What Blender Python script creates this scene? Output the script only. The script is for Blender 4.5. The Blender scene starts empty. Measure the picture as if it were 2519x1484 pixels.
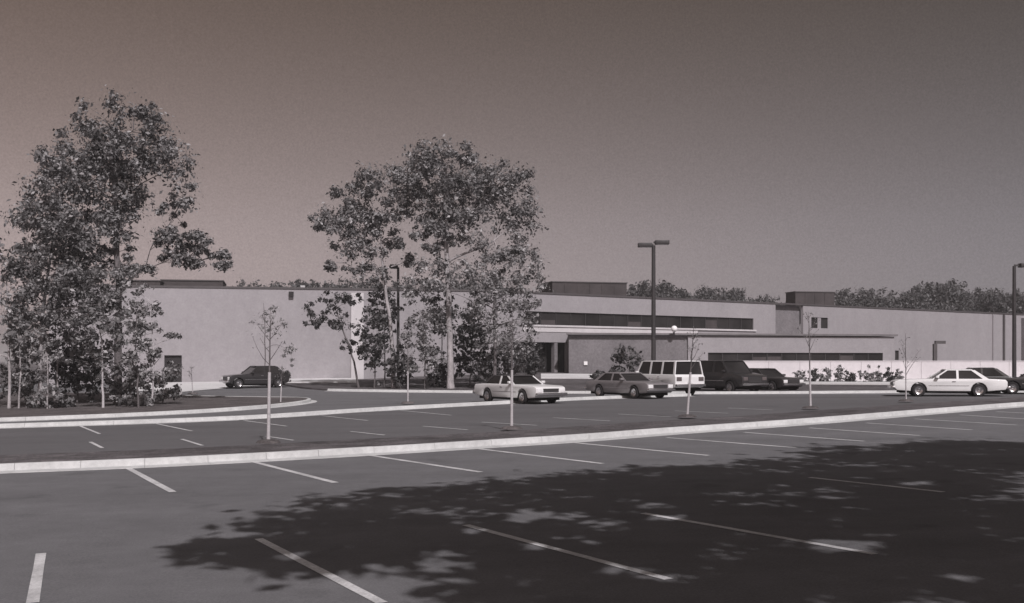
import bpy, bmesh, math, random
import numpy as np
from mathutils import Vector, Matrix
R = math.radians
sc = bpy.context.scene
col = sc.collection

# ------------------------------------------------------------------ camera
F, CX, HY, EYE = 2760.0, 1259.0, 887.0, 2.28      # focal length, centre column, eye line (survey units of a 2518 wide sheet), eye height
cam = bpy.data.cameras.new('camera')
cam_o = bpy.data.objects.new('camera', cam); col.objects.link(cam_o)
cam_o.location = (0, 0, EYE); cam_o.rotation_euler = (R(90), 0, 0)
cam.sensor_width = 36.0; cam.lens = 36.0*F/2518.0
cam.shift_y = (HY-742.0)/2518.0
cam.clip_start = 0.1; cam.clip_end = 6000
sc.camera = cam_o

# ------------------------------------------------------------------ sky and sun
SUN_AZ, SUN_EL = R(163), R(44)                     # azimuth clockwise from +Y: behind the camera, to the right
sun_dir = Vector((math.sin(SUN_AZ)*math.cos(SUN_EL), math.cos(SUN_AZ)*math.cos(SUN_EL), math.sin(SUN_EL)))
w = bpy.data.worlds.new('World'); sc.world = w; w.use_nodes = True
nt = w.node_tree; nt.nodes.clear()
def nd(t, ty, **k):
    n = t.nodes.new(ty)
    for a, b in k.items(): setattr(n, a, b)
    return n
sky = nd(nt, 'ShaderNodeTexSky', sky_type='NISHITA'); sky.sun_disc = False
sky.sun_elevation = SUN_EL; sky.sun_rotation = SUN_AZ; sky.dust_density = 2.2; sky.air_density = 1.0; sky.ozone_density = 1.0
sep = nd(nt, 'ShaderNodeSeparateColor'); nt.links.new(sky.outputs[0], sep.inputs[0])
# a black-and-white plate behind a red filter: only the red light of the sky is recorded
m1 = nd(nt, 'ShaderNodeMath', operation='POWER'); m1.inputs[1].default_value = 1.1; nt.links.new(sep.outputs[0], m1.inputs[0])
tc = nd(nt, 'ShaderNodeTexCoord'); sx = nd(nt, 'ShaderNodeSeparateXYZ'); nt.links.new(tc.outputs['Generated'], sx.inputs[0])
rz = nd(nt, 'ShaderNodeValToRGB'); nt.links.new(sx.outputs[2], rz.inputs[0])
e = rz.color_ramp.elements; e[0].position = 0.0; e[0].color = (1.0, .90, .93, 1); e[1].position = .31; e[1].color = (.80, .655, .58, 1)
k = rz.color_ramp.elements.new(.12); k.color = (1.0, .90, .915, 1); k = rz.color_ramp.elements.new(.85); k.color = (.88, .88, .91, 1)
rx = nd(nt, 'ShaderNodeMapRange'); rx.inputs[1].default_value = -.5; rx.inputs[2].default_value = .5; nt.links.new(sx.outputs[0], rx.inputs[0])
tint = nd(nt, 'ShaderNodeMix', data_type='RGBA'); tint.inputs[6].default_value = (1.10, .97, .92, 1); tint.inputs[7].default_value = (.62, .64, .67, 1)
nt.links.new(rx.outputs[0], tint.inputs[0])
mul = nd(nt, 'ShaderNodeMix', data_type='RGBA', blend_type='MULTIPLY'); mul.inputs[0].default_value = 1
nt.links.new(rz.outputs[0], mul.inputs[6]); nt.links.new(tint.outputs[2], mul.inputs[7])
nz = nd(nt, 'ShaderNodeTexNoise'); nz.inputs['Scale'].default_value = 600; nz.inputs['Detail'].default_value = 2; nz.inputs['Roughness'].default_value = .7
nt.links.new(tc.outputs['Generated'], nz.inputs['Vector'])
nr = nd(nt, 'ShaderNodeMapRange'); nr.inputs[1].default_value = .25; nr.inputs[2].default_value = .75; nr.inputs[3].default_value = .86; nr.inputs[4].default_value = 1.14
nt.links.new(nz.outputs[0], nr.inputs[0])
sky_lvl = nd(nt, 'ShaderNodeMath', operation='MULTIPLY'); nt.links.new(m1.outputs[0], sky_lvl.inputs[0]); nt.links.new(nr.outputs[0], sky_lvl.inputs[1])
mm = nd(nt, 'ShaderNodeMix', data_type='RGBA', blend_type='MULTIPLY'); mm.inputs[0].default_value = 1
nt.links.new(mul.outputs[2], mm.inputs[6]); nt.links.new(sky_lvl.outputs[0], mm.inputs[7])
bg = nd(nt, 'ShaderNodeBackground'); bg.inputs[1].default_value = 0.085
nt.links.new(mm.outputs[2], bg.inputs[0])
wo = nd(nt, 'ShaderNodeOutputWorld'); nt.links.new(bg.outputs[0], wo.inputs[0])

sl = bpy.data.lights.new('sun', 'SUN'); sl.energy = 3.4; sl.angle = R(0.53); sl.color = (1.0, .955, .975)
so = bpy.data.objects.new('sun', sl); col.objects.link(so); so.location = sun_dir*60
so.rotation_euler = (-sun_dir).to_track_quat('-Z', 'Y').to_euler()

sc.view_settings.view_transform = 'Standard'; sc.view_settings.look = 'None'
sc.view_settings.exposure = 0.0; sc.view_settings.gamma = 1.0; sc.view_settings.use_curve_mapping = False

# ------------------------------------------------------------------ survey helpers
A0 = R(29.3); CA, SA = math.cos(A0), math.sin(A0)
def sstep(a, b, x):
    t = min(1, max(0, (x-a)/(b-a))); return t*t*(3-2*t)
def T(x, y):                                        # lie of the land
    u = CA*x+SA*y; n = -SA*x+CA*y
    far = 1-sstep(250, 700, math.hypot(x, y))
    return far*(.69*math.tanh(u/35.0) - .0056*60*math.tanh(n/60.0) + .45*sstep(58, 98, n) + .42*sstep(64, 82, n)*sstep(30, 50, u)) + (1-far)*.6
def G(px, py):                                      # where a sight line meets the ground
    dx, dz = (px-CX)/F, -(py-HY)/F
    lo, hi = 1.0, 400.0
    f = lambda d: EYE+dz*d-T(dx*d, d)
    d = 2.0
    while d < 400 and f(d) > 0: d *= 1.03
    lo, hi = d/1.03, d
    for _ in range(40):
        m = (lo+hi)/2
        if f(m) > 0: lo = m
        else: hi = m
    return Vector((dx*lo, lo, T(dx*lo, lo)))
def at(px, py, d): return Vector(((px-CX)/F*d, d, EYE-(py-HY)/F*d))
def un(u, n): return (CA*u-SA*n, SA*u+CA*n)

# ------------------------------------------------------------------ materials
def mat(name, rgb, rough=.8, spec=.3, noise=None, bump=None, metal=0.0, coat=0.0):
    """noise: list of (scale, lo, hi[, stretch]) brightness modulation in object metres; bump: (scale, strength, distance)"""
    m = bpy.data.materials.new(name); m.use_nodes = True; t = m.node_tree
    b = t.nodes['Principled BSDF']; b.inputs['Roughness'].default_value = rough; b.inputs['Metallic'].default_value = metal
    b.inputs['Specular IOR Level'].default_value = spec; b.inputs['Coat Weight'].default_value = coat
    b.inputs['Base Color'].default_value = (*rgb, 1)
    geo = nd(t, 'ShaderNodeNewGeometry')
    last = None
    for nn in noise or []:
        s, lo, hi = nn[:3]
        v = geo.outputs['Position']
        if len(nn) > 3:
            mp = nd(t, 'ShaderNodeMapping'); mp.inputs['Scale'].default_value = nn[3]
            if len(nn) > 4: mp.inputs['Rotation'].default_value = (0, 0, nn[4])
            t.links.new(v, mp.inputs[0]); v = mp.outputs[0]
        z = nd(t, 'ShaderNodeTexNoise'); z.inputs['Scale'].default_value = s; z.inputs['Detail'].default_value = 5; z.inputs['Roughness'].default_value = .6
        t.links.new(v, z.inputs['Vector'])
        r = nd(t, 'ShaderNodeMapRange'); r.inputs[1].default_value = .3; r.inputs[2].default_value = .7; r.inputs[3].default_value = lo; r.inputs[4].default_value = hi
        t.links.new(z.outputs[0], r.inputs[0])
        if last is None: last = r.outputs[0]
        else:
            x = nd(t, 'ShaderNodeMath', operation='MULTIPLY'); t.links.new(last, x.inputs[0]); t.links.new(r.outputs[0], x.inputs[1]); last = x.outputs[0]
    if last is not None:
        mx = nd(t, 'ShaderNodeMix', data_type='RGBA', blend_type='MULTIPLY'); mx.inputs[0].default_value = 1; mx.inputs[6].default_value = (*rgb, 1)
        t.links.new(last, mx.inputs[7]); t.links.new(mx.outputs[2], b.inputs['Base Color'])
    if bump:
        z = nd(t, 'ShaderNodeTexNoise'); z.inputs['Scale'].default_value = bump[0]; z.inputs['Detail'].default_value = 4
        t.links.new(geo.outputs['Position'], z.inputs['Vector'])
        bp = nd(t, 'ShaderNodeBump'); bp.inputs['Strength'].default_value = bump[1]; bp.inputs['Distance'].default_value = bump[2]
        t.links.new(z.outputs[0], bp.inputs['Height']); t.links.new(bp.outputs[0], b.inputs['Normal'])
    return m
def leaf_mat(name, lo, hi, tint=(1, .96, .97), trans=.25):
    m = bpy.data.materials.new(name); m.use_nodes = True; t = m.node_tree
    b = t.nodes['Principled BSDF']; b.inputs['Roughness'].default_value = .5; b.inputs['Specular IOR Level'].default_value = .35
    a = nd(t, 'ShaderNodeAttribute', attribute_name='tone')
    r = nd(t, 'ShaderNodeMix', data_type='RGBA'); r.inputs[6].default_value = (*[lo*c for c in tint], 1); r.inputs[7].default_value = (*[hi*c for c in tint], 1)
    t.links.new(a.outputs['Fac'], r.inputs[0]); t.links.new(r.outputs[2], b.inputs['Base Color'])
    tr = nd(t, 'ShaderNodeBsdfTranslucent'); t.links.new(r.outputs[2], tr.inputs[0])
    mx = nd(t, 'ShaderNodeMixShader'); mx.inputs[0].default_value = trans
    t.links.new(b.outputs[0], mx.inputs[1]); t.links.new(tr.outputs[0], mx.inputs[2])
    t.links.new(mx.outputs[0], t.nodes['Material Output'].inputs[0])
    return m
M = {}
M['asphalt'] = mat('asphalt', (.152, .149, .155), .88, .25, [(.05, .92, 1.08), (.9, .90, 1.03), (.22, .88, 1.10, (.35, 2.2, 1), -A0), (2.5, .93, 1.07), (40, .8, 1.2), (170, .82, 1.18)], (120, .35, .012))
def crack_asphalt(m):
    t = m.node_tree; b = t.nodes['Principled BSDF']; src = b.inputs['Base Color'].links[0].from_socket
    g = nd(t, 'ShaderNodeNewGeometry'); n1 = nd(t, 'ShaderNodeTexNoise'); n1.inputs['Scale'].default_value = .8; n1.inputs['Detail'].default_value = 5
    t.links.new(g.outputs['Position'], n1.inputs['Vector'])
    ad = nd(t, 'ShaderNodeVectorMath', operation='MULTIPLY_ADD'); ad.inputs[1].default_value = (1.6, 1.6, 0); t.links.new(n1.outputs['Color'], ad.inputs[0]); t.links.new(g.outputs['Position'], ad.inputs[2])
    vo = nd(t, 'ShaderNodeTexVoronoi', feature='DISTANCE_TO_EDGE'); vo.inputs['Scale'].default_value = .14; t.links.new(ad.outputs[0], vo.inputs['Vector'])
    r1 = nd(t, 'ShaderNodeMapRange'); r1.inputs[1].default_value = .0; r1.inputs[2].default_value = .007; r1.inputs[3].default_value = .97; r1.inputs[4].default_value = 1.0; t.links.new(vo.outputs['Distance'], r1.inputs[0])
    # oil spots
    n2 = nd(t, 'ShaderNodeTexNoise'); n2.inputs['Scale'].default_value = .75; n2.inputs['Detail'].default_value = 2; t.links.new(g.outputs['Position'], n2.inputs['Vector'])
    r2 = nd(t, 'ShaderNodeMapRange'); r2.inputs[1].default_value = .64; r2.inputs[2].default_value = .74; r2.inputs[3].default_value = 1.0; r2.inputs[4].default_value = .78; t.links.new(n2.outputs[0], r2.inputs[0])
    mu = nd(t, 'ShaderNodeMath', operation='MULTIPLY'); t.links.new(r1.outputs[0], mu.inputs[0]); t.links.new(r2.outputs[0], mu.inputs[1])
    mx = nd(t, 'ShaderNodeMix', data_type='RGBA', blend_type='MULTIPLY'); mx.inputs[0].default_value = 1
    t.links.new(src, mx.inputs[6]); t.links.new(mu.outputs[0], mx.inputs[7]); t.links.new(mx.outputs[2], b.inputs['Base Color'])
crack_asphalt(M['asphalt'])
M['paint'] = mat('paint', (.68, .67, .675), .7, .3, [(1.6, .65, 1.1), (28, .72, 1.12), (110, .85, 1.1)], (120, .3, .008))
M['concrete'] = mat('concrete', (.57, .57, .565), .85, .3, [(.35, .86, 1.08), (2.5, .86, 1.06), (9, .9, 1.06), (60, .92, 1.06)], (60, .25, .01))
M['walk'] = mat('walk', (.64, .63, .63), .85, .3, [(.4, .85, 1.1), (5, .9, 1.06)])
M['grass'] = mat('grass', (.118, .108, .111), .95, .1, [(.15, .7, 1.3), (1.5, .65, 1.35), (14, .6, 1.4)], (30, .8, .06))
M['soil'] = mat('soil', (.11, .098, .098), .95, .1, [(.8, .7, 1.3), (9, .6, 1.4)], (20, .8, .05))
M['wall'] = mat('wall', (.325, .306, .318), .9, .2, [(.09, .93, 1.06), (.6, .96, 1.04, (1, 1, .2)), (1.6, .95, 1.05), (6, .93, 1.07)], (30, .2, .01))
M['white_wall'] = mat('white_wall', (.60, .565, .58), .9, .2, [(.2, .9, 1.06), (3, .94, 1.05)])
M['brick'] = mat('brick', (.19, .177, .184), .9, .2, [(.5, .85, 1.12), (5, .82, 1.15), (22, .8, 1.2)], (20, .4, .02))
M['ledge'] = mat('ledge', (.57, .545, .555), .85, .2, [(1.0, .9, 1.06)])
M['coping'] = mat('coping', (.085, .076, .078), .6, .4, [(1.5, .85, 1.15)])
M['penthouse'] = mat('penthouse', (.062, .053, .054), .75, .3, [(.6, .8, 1.2), (4, .9, 1.1)])
M['fascia'] = mat('fascia', (.17, .157, .162), .7, .3, [(1.2, .85, 1.15)])
M['roof'] = mat('roof', (.10, .095, .096), .9, .2, [(.4, .8, 1.2)])
M['mullion'] = mat('mullion', (.038, .035, .036), .5, .5)
M['glass'] = mat('glass', (.024, .022, .022), .12, .2, [(.35, .5, 1.8)])
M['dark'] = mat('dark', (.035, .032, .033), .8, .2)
M['pole'] = mat('pole', (.045, .041, .042), .5, .4, [(3, .85, 1.15)])
M['lens'] = mat('lens', (.5, .49, .49), .25, .5)
M['globe'] = mat('globe', (.85, .83, .83), .3, .5)
M['bark'] = mat('bark', (.135, .122, .124), .95, .15, [(1.2, .75, 1.25), (9, .7, 1.3, (1, 1, .2))], (14, .8, .05))
M['bark_pale'] = mat('bark_pale', (.36, .335, .34), .95, .15, [(1.0, .8, 1.2), (8, .75, 1.25, (1, 1, .25))], (14, .8, .04))
M['wrap'] = mat('wrap', (.46, .435, .445), .9, .2, [(6, .85, 1.1, (1, 1, 3))])
M['leaf'] = leaf_mat('leaf', .055, .46)
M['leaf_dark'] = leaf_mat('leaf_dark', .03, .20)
M['leaf_pale'] = leaf_mat('leaf_pale', .08, .52)
M['leaf_far'] = leaf_mat('leaf_far', .075, .145, trans=.15)
M['white_paint'] = mat('white_paint', (.74, .73, .73), .3, .5, [(1.5, .95, 1.04)], coat=.5)
M['silver_paint'] = mat('silver_paint', (.21, .195, .20), .3, .5, [(1.5, .93, 1.05)], coat=.5)
M['black_paint'] = mat('black_paint', (.03, .028, .029), .25, .5, coat=.5)
M['grey_dark_paint'] = mat('grey_dark_paint', (.05, .046, .047), .3, .5, coat=.5)
M['chrome'] = mat('chrome', (.62, .61, .62), .22, .5, metal=1.0)
M['tyre'] = mat('tyre', (.028, .026, .027), .85, .2)
M['lamp_glass'] = mat('lamp_glass', (.75, .74, .74), .12, .6)
M['tail_glass'] = mat('tail_glass', (.12, .10, .10), .2, .5)
M['under'] = mat('under', (.02, .019, .019), .9, .1)
M['vinyl'] = mat('vinyl', (.05, .046, .047), .6, .3)

# ------------------------------------------------------------------ mesh helpers
class MB:
    def __init__(s): s.v = []; s.f = []
    def add(s, vs, fs):
        o = len(s.v); s.v += [tuple(v) for v in vs]; s.f += [tuple(i+o for i in f) for f in fs]; return s
    def box(s, x0, x1, y0, y1, z0, z1, m=None):
        vs = [Vector(p) for p in ((x0,y0,z0),(x1,y0,z0),(x1,y1,z0),(x0,y1,z0),(x0,y0,z1),(x1,y0,z1),(x1,y1,z1),(x0,y1,z1))]
        if m: vs = [m @ v for v in vs]
        return s.add(vs, [(3,2,1,0),(4,5,6,7),(0,1,5,4),(1,2,6,5),(2,3,7,6),(3,0,4,7)])
    def tube(s, pts, rad, n=8, cap=True):
        pts = [Vector(p) for p in pts]; k = len(pts); base = len(s.v); vs = []
        ref = Vector((.31, .95, .05))
        for i, p in enumerate(pts):
            d = (pts[min(i+1, k-1)]-pts[max(i-1, 0)])
            d = d.normalized() if d.length > 1e-9 else Vector((0, 0, 1))
            a = d.cross(ref); a = a.normalized() if a.length > 1e-3 else d.orthogonal().normalized()
            b = d.cross(a)
            r = rad[i] if isinstance(rad, (list, tuple)) else rad
            for j in range(n):
                t = 2*math.pi*j/n; vs.append(p+a*math.cos(t)*r+b*math.sin(t)*r)
        fs = [(i*n+j, i*n+(j+1) % n, (i+1)*n+(j+1) % n, (i+1)*n+j) for i in range(k-1) for j in range(n)]
        if cap: fs += [tuple(range(n))[::-1], tuple((k-1)*n+j for j in range(n))]
        return s.add(vs, fs)
    def lathe(s, prof, c, axis='y', n=20):
        vs = []
        for (r, h) in prof:
            for j in range(n):
                t = 2*math.pi*j/n
                vs.append((c[0]+r*math.cos(t), c[1]+h, c[2]+r*math.sin(t)) if axis == 'y' else (c[0]+r*math.cos(t), c[1]+r*math.sin(t), c[2]+h))
        k = len(prof)
        fs = [(i*n+j, i*n+(j+1) % n, (i+1)*n+(j+1) % n, (i+1)*n+j) for i in range(k-1) for j in range(n)]
        return s.add(vs, fs)
    def prism(s, quad, th):
        q = [Vector(p) for p in quad]; nrm = (q[1]-q[0]).cross(q[2]-q[0]).normalized()*th
        k = len(q); vs = q+[p-nrm for p in q]
        return s.add(vs, [tuple(range(k)), tuple(range(2*k-1, k-1, -1))]+[(i, k+i, k+(i+1) % k, (i+1) % k) for i in range(k)])
    def build(s, name, material, parent=None, smooth=None, bevel=None):
        me = bpy.data.meshes.new(name); me.from_pydata(s.v, [], s.f)
        bm = bmesh.new(); bm.from_mesh(me)
        bmesh.ops.recalc_face_normals(bm, faces=bm.faces)
        if bevel:
            es = [x for x in bm.edges if len(x.link_faces) == 2 and x.calc_face_angle(0) > R(25)]
            bmesh.ops.bevel(bm, geom=es, offset=bevel[0], segments=bevel[1], affect='EDGES', profile=.5, clamp_overlap=True)
        bm.to_mesh(me); bm.free()
        if smooth:
            me.polygons.foreach_set('use_smooth', [True]*len(me.polygons)); me.set_sharp_from_angle(angle=R(smooth))
        me.materials.append(M[material] if isinstance(material, str) else material)
        o = bpy.data.objects.new(name, me); col.objects.link(o)
        if parent: o.parent = parent
        return o
def tag(o, label=None, cat=None, group=None, kind=None):
    if label: o['label'] = label
    if cat: o['category'] = cat
    if group: o['group'] = group
    if kind: o['kind'] = kind
    return o
def empty(name, loc, rz=0.0):
    o = bpy.data.objects.new(name, None); col.objects.link(o); o.location = loc; o.rotation_euler = (0, 0, rz); o.empty_display_size = .3
    return o

# ------------------------------------------------------------------ ground
def sheet(name, poly, off, material, step=3.0, kind='structure', parent=None, skirt=0.0, zf=T):
    """poly: plan points; a sheet that follows the land at height off"""
    bm = bmesh.new()
    vs = [bm.verts.new((p[0], p[1], 0)) for p in poly]; bm.faces.new(vs)
    bmesh.ops.triangulate(bm, faces=bm.faces[:])
    xs = [p[0] for p in poly]; ys = [p[1] for p in poly]
    for ax, lo, hi in ((0, min(xs), max(xs)), (1, min(ys), max(ys))):
        n = int((hi-lo)/step)
        for i in range(1, n+1):
            c = [0, 0, 0]; c[ax] = lo+i*step; nn = [0, 0, 0]; nn[ax] = 1
            bmesh.ops.bisect_plane(bm, geom=bm.verts[:]+bm.edges[:]+bm.faces[:], plane_co=c, plane_no=nn)
    for v in bm.verts: v.co.z = zf(v.co.x, v.co.y)+off
    bmesh.ops.recalc_face_normals(bm, faces=bm.faces)
    if sum(f.normal.z for f in bm.faces) < 0: bmesh.ops.reverse_faces(bm, faces=bm.faces)
    if skirt:
        be = [x for x in bm.edges if x.is_boundary]
        g = bmesh.ops.extrude_edge_only(bm, edges=be)
        for v in g['geom']:
            if isinstance(v, bmesh.types.BMVert): v.co.z -= skirt
    me = bpy.data.meshes.new(name); bm.to_mesh(me); bm.free(); me.materials.append(M[material])
    o = bpy.data.objects.new(name, me); col.objects.link(o)
    if kind: o['kind'] = kind
    if parent: o.parent = parent
    return o
gl = [-2500, -1200, -700, -450, -300, -220]+list(range(-160, 241, 8))+[300, 450, 700, 1200, 2500]
bm_v = []; bm_f = []
for y in gl:
    for x in gl: bm_v.append((x, y, T(x, y)-.10))
n_ = len(gl)
for j in range(n_-1):
    for i in range(n_-1): bm_f.append((j*n_+i, j*n_+i+1, (j+1)*n_+i+1, (j+1)*n_+i))
ground = MB().add(bm_v, bm_f).build('ground', 'grass', smooth=60); ground['kind'] = 'structure'

def pix(pts): return [tuple(G(*p)[:2]) for p in pts]
def offset_line(line, d):
    """shift a plan polyline to its left by d"""
    out = []
    for i, p in enumerate(line):
        a = Vector(line[max(i-1, 0)]); b = Vector(line[min(i+1, len(line)-1)]); t = (b-a).normalized()
        out.append((p[0]-t.y*d, p[1]+t.x*d))
    return out
def smooth_line(line, it=2):
    for _ in range(it):
        o = [line[0]]
        for a, b in zip(line, line[1:]):
            o += [(a[0]*.75+b[0]*.25, a[1]*.75+b[1]*.25), (a[0]*.25+b[0]*.75, a[1]*.25+b[1]*.75)]
        line = o+[line[-1]]
    return line
def kerb(line, gutter=.0, h=.15, wd=.16, side=1, step=1.5, material='concrete'):
    """a cast kerb along a plan polyline: face on the line, body to its left (side=1), gutter pan in front"""
    pts = []
    for a, b in zip(line, line[1:]):
        a = Vector(a); b = Vector(b); n = max(1, int((b-a).length/step))
        pts += [tuple(a.lerp(b, i/n)) for i in range(n)]
    pts.append(tuple(line[-1]))
    prof = ([(-gutter, -.05), (-gutter, .012)] if gutter else [(-.001, -.05)])+[(0, .02), (.02, h-.02), (.045, h), (wd, h), (wd, -.05)]
    k = len(prof); rk = random.Random(len(pts)); root = empty('kerb', (0, 0, 0)); root['kind'] = 'structure'
    rows = [offset_line(pts, side*q[0]) for q in prof]
    for c in range(0, len(pts)-1, 2):                   # cast in lengths with open joints
        ids = list(range(c, min(c+3, len(pts)))); vs = []; dz = rk.uniform(-.003, .003)
        for n, i in enumerate(ids):
            z0 = T(*pts[i])
            for j, q in enumerate(prof):
                p = Vector(rows[j][i])
                if n == 0: o_ = Vector(rows[j][ids[1]]); p += (o_-p).normalized()*.004
                elif n == len(ids)-1: o_ = Vector(rows[j][ids[-2]]); p += (o_-p).normalized()*.004
                vs.append((p.x, p.y, z0+q[1]+(dz if q[1] > 0 else 0)))
        fs = [(i*k+j, i*k+j+1, (i+1)*k+j+1, (i+1)*k+j) for i in range(len(ids)-1) for j in range(k-1)]
        fs += [tuple(range(k)), tuple((len(ids)-1)*k+j for j in range(k))]
        MB().add(vs, fs).build('kerb_length', material, root, smooth=40)
    return root

# parking lot and drives: one sheet
AZ = 0.0
K1 = smooth_line(pix([(-420, 1180), (0, 1160), (315, 1149), (625, 1133), (875, 1119), (1180, 1100), (1420, 1085), (1636, 1067), (1986, 1043), (2250, 1020), (2518, 999), (2900, 972)]))
K2 = smooth_line(pix([(-420, 1066), (0, 1054), (441, 1040), (660, 1030), (882, 1014), (1137, 1000), (1357, 988), (1459, 983), (1700, 975)]))
K5 = smooth_line(pix([(805, 962), (900, 964), (1170, 967), (1400, 968), (1700, 970), (1960, 969), (2200, 967), (2600, 966), (3000, 964)]))
lot_poly = [un(-60, -30), un(120, -30), un(150, 40)] + [tuple(p) for p in offset_line(K5, .4)[::-1]] + pix([(800, 944), (690, 937), (560, 937), (440, 938), (250, 940), (0, 944), (-500, 950)]) + [un(-60, 50)]
parking_lot = sheet('parking_lot', lot_poly, 0.0, 'asphalt', 4.0)

M['asphalt_new'] = mat('asphalt_new', (.122, .118, .122), .88, .25, [(.05, .92, 1.08), (.22, .86, 1.12, (.35, 2.2, 1), -A0), (2.5, .93, 1.07), (40, .8, 1.2), (170, .82, 1.18)], (120, .35, .012))
sheet('parking_lot_beyond', [tuple(p) for p in offset_line(K1, 2.9)]+[tuple(p) for p in offset_line([q for q in K2], -.2)[::-1]], .012, 'asphalt_new', 4.0)
# near planting strip behind the first kerb
K1b = offset_line(K1, .12); K1c = offset_line(K1, 3.1)
strip_z = lambda x, y: T(x, y)
sheet('planting_strip', [tuple(p) for p in K1b]+[tuple(p) for p in K1c[::-1]], .125, 'grass', 3.0, skirt=.2)
kerb(K1, gutter=.45, h=.16, wd=.17)
# second kerb with its narrow concrete median, and the tree island beyond
kerb(K2, gutter=.4, h=.15, wd=.3)
isl = pix([(-420, 1050), (0, 1038), (441, 1020), (660, 1004), (740, 995), (772, 988), (745, 983), (653, 982), (524, 980), (455, 978), (250, 972), (0, 968), (-420, 975)])
isl_s = smooth_line(isl, 2)
sheet('tree_island', isl_s, .125, 'soil', 2.5, skirt=.2)
kl = smooth_line(isl[:11], 2)
kerb(offset_line(kl, -.02), gutter=.3, h=.15, wd=.2)
# lawn between the far kerb and the building, walks and the loading apron
lawn = [tuple(p) for p in offset_line(K5, .1)] + [(140, 175), (-40, 130), (-30, 92)]
lawn = [tuple(p) for p in offset_line(K5, .1)] + [(130, 150), (75, 150), (35, 120), (0, 99)] + pix([(872, 936.5), (690, 936.5), (694, 948), (740, 956)])
sheet('lawn', lawn, .11, 'grass', 4.0, skirt=.2)
kerb(K5, gutter=.35, h=.15, wd=.18)
sheet('apron', pix([(438, 966), (540, 957), (600, 951), (690, 947), (690, 937), (440, 936), (300, 936), (300, 962)]), .03, 'walk', 4.0)
sheet('pavement', pix([(690, 946), (876, 945), (876, 936), (690, 936)]), .2, 'walk', 2.0, skirt=.2)
sheet('pavement', pix([(1330, 935), (1495, 936), (1700, 939), (1950, 949), (2200, 951), (2600, 950), (2600, 941), (2200, 940), (1950, 938), (1700, 930), (1495, 926), (1330, 925)]), .2, 'walk', 2.0, skirt=.2)

# ------------------------------------------------------------------ painted bay lines
def bay_line(a, b, wd=.11, lift=.006):
    A, B = G(*a), G(*b); d = (B-A); d.z = 0; L = d.length; d.normalize(); p = Vector((-d.y, d.x, 0))*wd/2
    mb = MB(); n = max(2, int(L/.8)); vs = []
    for i in range(n+1):
        c = A+d*(L*i/n)
        for s in (-1, 1):
            q = c+p*s*(1+random.uniform(-.05, .05)); vs.append((q.x, q.y, T(q.x, q.y)+lift))
    fs = [(2*i, 2*i+1, 2*i+3, 2*i+2) for i in range(n)]
    o = mb.add(vs, fs).build('bay_line', 'paint', parking_lot)
    return o
random.seed(4)
near_row = [((315, 1152), (425, 1211)), ((625, 1137), (825, 1188)), ((905, 1120), (1182, 1162)), ((1180, 1105), (1482, 1141)), ((1415, 1090), (1742, 1121)),
            ((1640, 1077), (1958, 1102)), ((1830, 1064), (2125, 1086)), ((1990, 1053), (2262, 1072)), ((2130, 1041), (2390, 1058)), ((2250, 1031), (2500, 1046)), ((2360, 1021), (2600, 1036)), ((2450, 1013), (2700, 1026)), ((2540, 1005), (2790, 1018))]
for a, b in near_row: bay_line(a, b, .135)
for a, b in [((101, 1362), (80, 1484)), ((636, 1326), (940, 1484)), ((1145, 1292), (1645, 1426)), ((1580, 1263), (2152, 1364)), ((1990, 1175), (2320, 1211))]:
    A, B = G(*a), G(*b); d = (B-A).normalized(); bay_line(a, b, .115)
for a, b in [((196, 1049), (245, 1069)), ((385, 1044), (472, 1062)), ((600, 1036), (705, 1050)), ((-40, 1060), (-10, 1082)), ((790, 1024), (905, 1036)), ((985, 1011), (1110, 1023)),
             ((222, 1089), (252, 1104)), ((447, 1082), (498, 1098)), ((655, 1075), (722, 1085)), ((862, 1063), (945, 1072)), ((1040, 1050), (1150, 1059)), ((1185, 1040), (1320, 1048)), ((1360, 1029), (1500, 1037)), ((1520, 1020), (1650, 1027)), ((1660, 1012), (1790, 1018)), ((1790, 1005), (1900, 1010))]:
    bay_line(a, b, .10, .022)

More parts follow.
